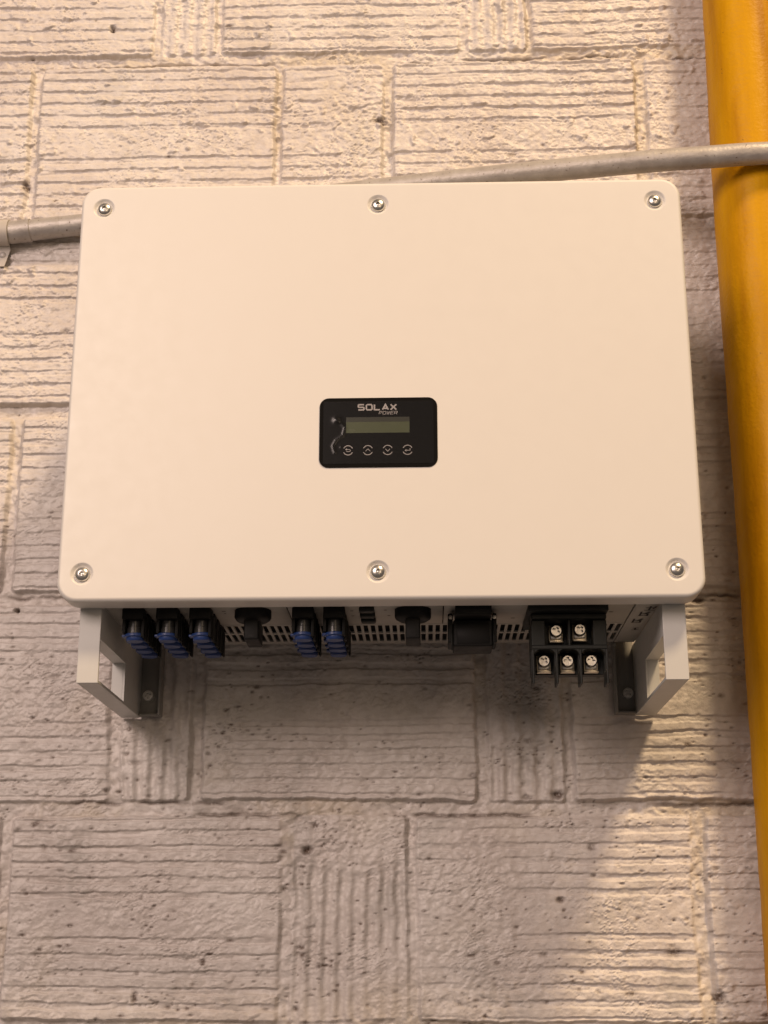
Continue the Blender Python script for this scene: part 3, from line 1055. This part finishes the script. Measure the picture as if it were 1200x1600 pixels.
# --- cross-head screw
def cross_screw(r, h, cross=0.62):
    bm = bmesh.new()
    N = 36
    outer = []
    prof = [(r, -0.002), (r, h * 0.45), (r * 0.93, h * 0.8), (r * 0.80, h)]
    rg = [[bm.verts.new((q_ * math.cos(2 * PI * i / N), q_ * math.sin(2 * PI * i / N), z)) for i in range(N)] for q_, z in prof]
    for a, c in zip(rg, rg[1:]):
        for i in range(N):
            j = (i + 1) % N
            bm.faces.new((a[i], a[j], c[j], c[i]))
    L, w = r * cross, r * 0.19
    cr = [(L, -w), (L, w), (w * 1.25, w * 1.25), (w, L), (-w, L), (-w * 1.25, w * 1.25), (-L, w), (-L, -w), (-w * 1.25, -w * 1.25), (-w, -L), (w, -L), (w * 1.25, -w * 1.25)]
    top = [bm.verts.new((x, y, h)) for x, y in cr]
    bot = [bm.verts.new((x * 0.8, y * 0.8, h - r * 0.55)) for x, y in cr]
    es = []
    for i in range(12):
        j = (i + 1) % 12
        bm.faces.new((top[i], bot[i], bot[j], top[j]))
        es.append(bm.edges.get((top[i], top[j])))
    bm.faces.new(bot)
    for i in range(N):
        es.append(bm.edges.get((rg[-1][i], rg[-1][(i + 1) % N])))
    bmesh.ops.triangle_fill(bm, use_beauty=True, edges=es)
    bmesh.ops.recalc_face_normals(bm, faces=bm.faces[:])
    me = bpy.data.meshes.new('screw')
    bm.to_mesh(me)
    bm.free()
    for p in me.polygons:
        p.use_smooth = True
    set_sharp(me, 35)
    return me


# --- output terminal block: two upper and three lower cross-head terminals
bm = bmesh.new()
TX0, TX1 = 0.1512, 0.2262
z = lambda d: UZ - d
box(bm, TX0 - 0.0035, TX1 + 0.001, 0.040, 0.130, z(0.0070), z(0.0004), 0.0008, 1)                    # mounting flange
box(bm, TX0, TX1, 0.078, 0.092, z(0.0645), z(0.0071), 0.0008, 1)                                     # back
box(bm, TX0 + 0.0002, TX1 - 0.0002, 0.052, 0.0778, z(0.0128), z(0.0072), 0.0008, 1)                  # brow
box(bm, TX0, 0.1650, 0.056, 0.0779, z(0.0390), z(0.0129), 0.0010, 2)                                 # cheeks of the upper row
box(bm, 0.2125, TX1, 0.056, 0.0779, z(0.0390), z(0.0129), 0.0010, 2)
box(bm, 0.1878, 0.1902, 0.056, 0.0779, z(0.0400), z(0.0129), 0.0006, 1)
box(bm, 0.1652, 0.1876, 0.060, 0.0779, z(0.0390), z(0.0372), 0.0005, 1)                              # ledges
box(bm, 0.1904, 0.2123, 0.060, 0.0779, z(0.0390), z(0.0372), 0.0005, 1)
box(bm, TX0 + 0.0002, TX1 - 0.0002, 0.053, 0.0777, z(0.0430), z(0.0392), 0.0006, 1)                  # lintel of the lower row
for fx_ in (TX0 + 0.0010, 0.1755, 0.1990, TX1 - 0.0012):
    box(bm, fx_ - 0.0011, fx_ + 0.0011, 0.052, 0.0776, z(0.0775), z(0.0432), 0.0004, 1)              # barrier fins
    box(bm, fx_ - 0.0018, fx_ + 0.0018, 0.060, 0.0776, z(0.0650), z(0.0432), 0.0004, 1)
# rounded upper corners of the lower cavities
for xa, xb in ((TX0 + 0.0021, 0.1744), (0.1766, 0.1979), (0.2001, TX1 - 0.0023)):
    for sx, xe in ((1, xa), (-1, xb)):
        R_ = 0.0062
        arc = [(xe, z(0.0431))] + [(xe + sx * R_ * (1 - math.cos(PI / 2 * i / 6)), z(0.0431) - R_ * (1 - math.sin(PI / 2 * i / 6))) for i in range(7)]
        f = [bm.verts.new((x, 0.0534, zz)) for x, zz in arc]
        g_ = [bm.verts.new((x, 0.0775, zz)) for x, zz in arc]
        bm.faces.new(f)
        bm.faces.new(list(reversed(g_)))
        for i in range(len(arc)):
            j = (i + 1) % len(arc)
            bm.faces.new((f[i], g_[i], g_[j], f[j]))
tb = mesh_obj('terminal_block', bm, M_BLACK2, inv)
weighted(tb)
cs = cross_screw(0.0063, 0.0032)
cs.materials.append(M_STEELR)
for k, (tx, tz) in enumerate(((0.1771, -0.2448), (0.2009, -0.2438), (0.1640, -0.2755), (0.1876, -0.2755), (0.2111, -0.2755))):
    bm = bmesh.new()
    # L-shaped clamp plate: face against the block and a foot lip turned forward
    box(bm, tx - 0.0072, tx + 0.0072, 0.0752, 0.0772, tz - 0.0112, tz + 0.0070, 0.0006, 2)
    box(bm, tx - 0.0072, tx + 0.0072, 0.0690, 0.0750, tz - 0.0118, tz - 0.0102, 0.0006, 2)
    mesh_obj('clamp_plate', bm, M_BRASS, tb)
    bm = bmesh.new()
    box(bm, tx - 0.0058, tx + 0.0058, 0.0725, 0.0750, tz - 0.0078, tz + 0.0056, 0.0008, 2)
    mesh_obj('spring_washer', bm, M_STEEL, tb)
    o = link(bpy.data.objects.new('screw', cs), tb)
    o.matrix_local = T(tx, 0.0705, tz) @ FRONT @ Matrix.Rotation(PI / 4 + (0.25, 0.0, 0.1, 0.75, 0.6)[k], 4, 'Z')

# --- mounting brackets: deep folded arms with a window, foot plates screwed to the wall
ws = cross_screw(0.0060, 0.0026)
ws.materials.append(M_WSCREW)
for s in (-1, 1):
    xi, xo = 0.2783, 0.3010
    if s < 0:
        xi, xo = 0.2755, 0.2968
    zt, zb, y0, y1 = UZ, -0.3018, 0.0312, 0.2505
    wy0, wy1, wt, wb = 0.0345, 0.1580, -0.2575, -0.2985
    t = 0.0022
    fw = 0.0142
    bm = bmesh.new()

    def sb(xa, xb, *r):
        p, q_ = sorted((s * xa, s * xb))
        box(bm, p, q_, *r)
    # upright sheet with the window
    loop_o = [(y0 + 0.0005, zt), (y0 + 0.0005, zb + 0.0005), (y1, zb + 0.0005), (y1, zt)]
    loop_i = [(wy0, wt), (wy0, wb), (wy1, wb), (wy1, wt)]
    V = []
    for x in (xi, xi + t):
        V.append(([bm.verts.new((s * x, y, zz)) for y, zz in loop_o], [bm.verts.new((s * x, y, zz)) for y, zz in loop_i]))
    for k in range(4):
        j = (k + 1) % 4
        for o_, i_ in V:
            bm.faces.new((o_[k], o_[j], i_[j], i_[k]))
        bm.faces.new((V[0][0][k], V[0][0][j], V[1][0][j], V[1][0][k]))
        bm.faces.new((V[0][1][k], V[0][1][j], V[1][1][j], V[1][1][k]))
    # folded flanges: front, bottom, and round the window
    sb(xi - 0.0002, xo, y0, y0 + t, zb, zt, 0.0008, 3)
    sb(xi - 0.0001, xo - 0.0004, y0 + t + 0.0002, y1, zb + 0.0002, zb + t, 0.0006, 2)
    sb(xi + t, xi + fw, wy1 + 0.0001, wy1 + 0.0018, wb, wt + 0.0019, 0.0005, 2)
    sb(xi + t, xi + fw, y0 + t + 0.0004, wy1 - 0.0002, wt + 0.0001, wt + 0.0018, 0.0005, 2)
    br = mesh_obj('mounting_bracket', bm, M_BRACKET, inv)
    weighted(br)
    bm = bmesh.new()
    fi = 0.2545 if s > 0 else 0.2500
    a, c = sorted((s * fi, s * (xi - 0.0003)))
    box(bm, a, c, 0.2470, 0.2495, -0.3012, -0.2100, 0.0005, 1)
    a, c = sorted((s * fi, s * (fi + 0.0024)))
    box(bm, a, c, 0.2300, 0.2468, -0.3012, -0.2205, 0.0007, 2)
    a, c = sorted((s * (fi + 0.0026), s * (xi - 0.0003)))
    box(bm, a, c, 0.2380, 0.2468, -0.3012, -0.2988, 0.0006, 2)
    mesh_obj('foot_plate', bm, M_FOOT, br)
    sxw = 0.2704 if s > 0 else -0.2664
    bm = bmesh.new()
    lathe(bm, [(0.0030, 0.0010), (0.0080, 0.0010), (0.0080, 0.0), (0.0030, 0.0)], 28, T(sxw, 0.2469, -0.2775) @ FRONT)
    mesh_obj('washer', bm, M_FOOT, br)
    o = link(bpy.data.objects.new('screw', ws), br)
    o.matrix_local = T(sxw, 0.2458, -0.2775) @ FRONT @ Matrix.Rotation(0.5 + s * 0.3, 4, 'Z')
    # little bright pin at the top of the foot lip
    bm = bmesh.new()
    lathe(bm, [(0, 0.0030), (0.0016, 0.0026), (0.0020, 0.0), (0.0020, -0.003)], 14, T(s * (fi + 0.0012), 0.2300, -0.2260) @ FRONT)
    mesh_obj('pin', bm, M_STEELR, br)
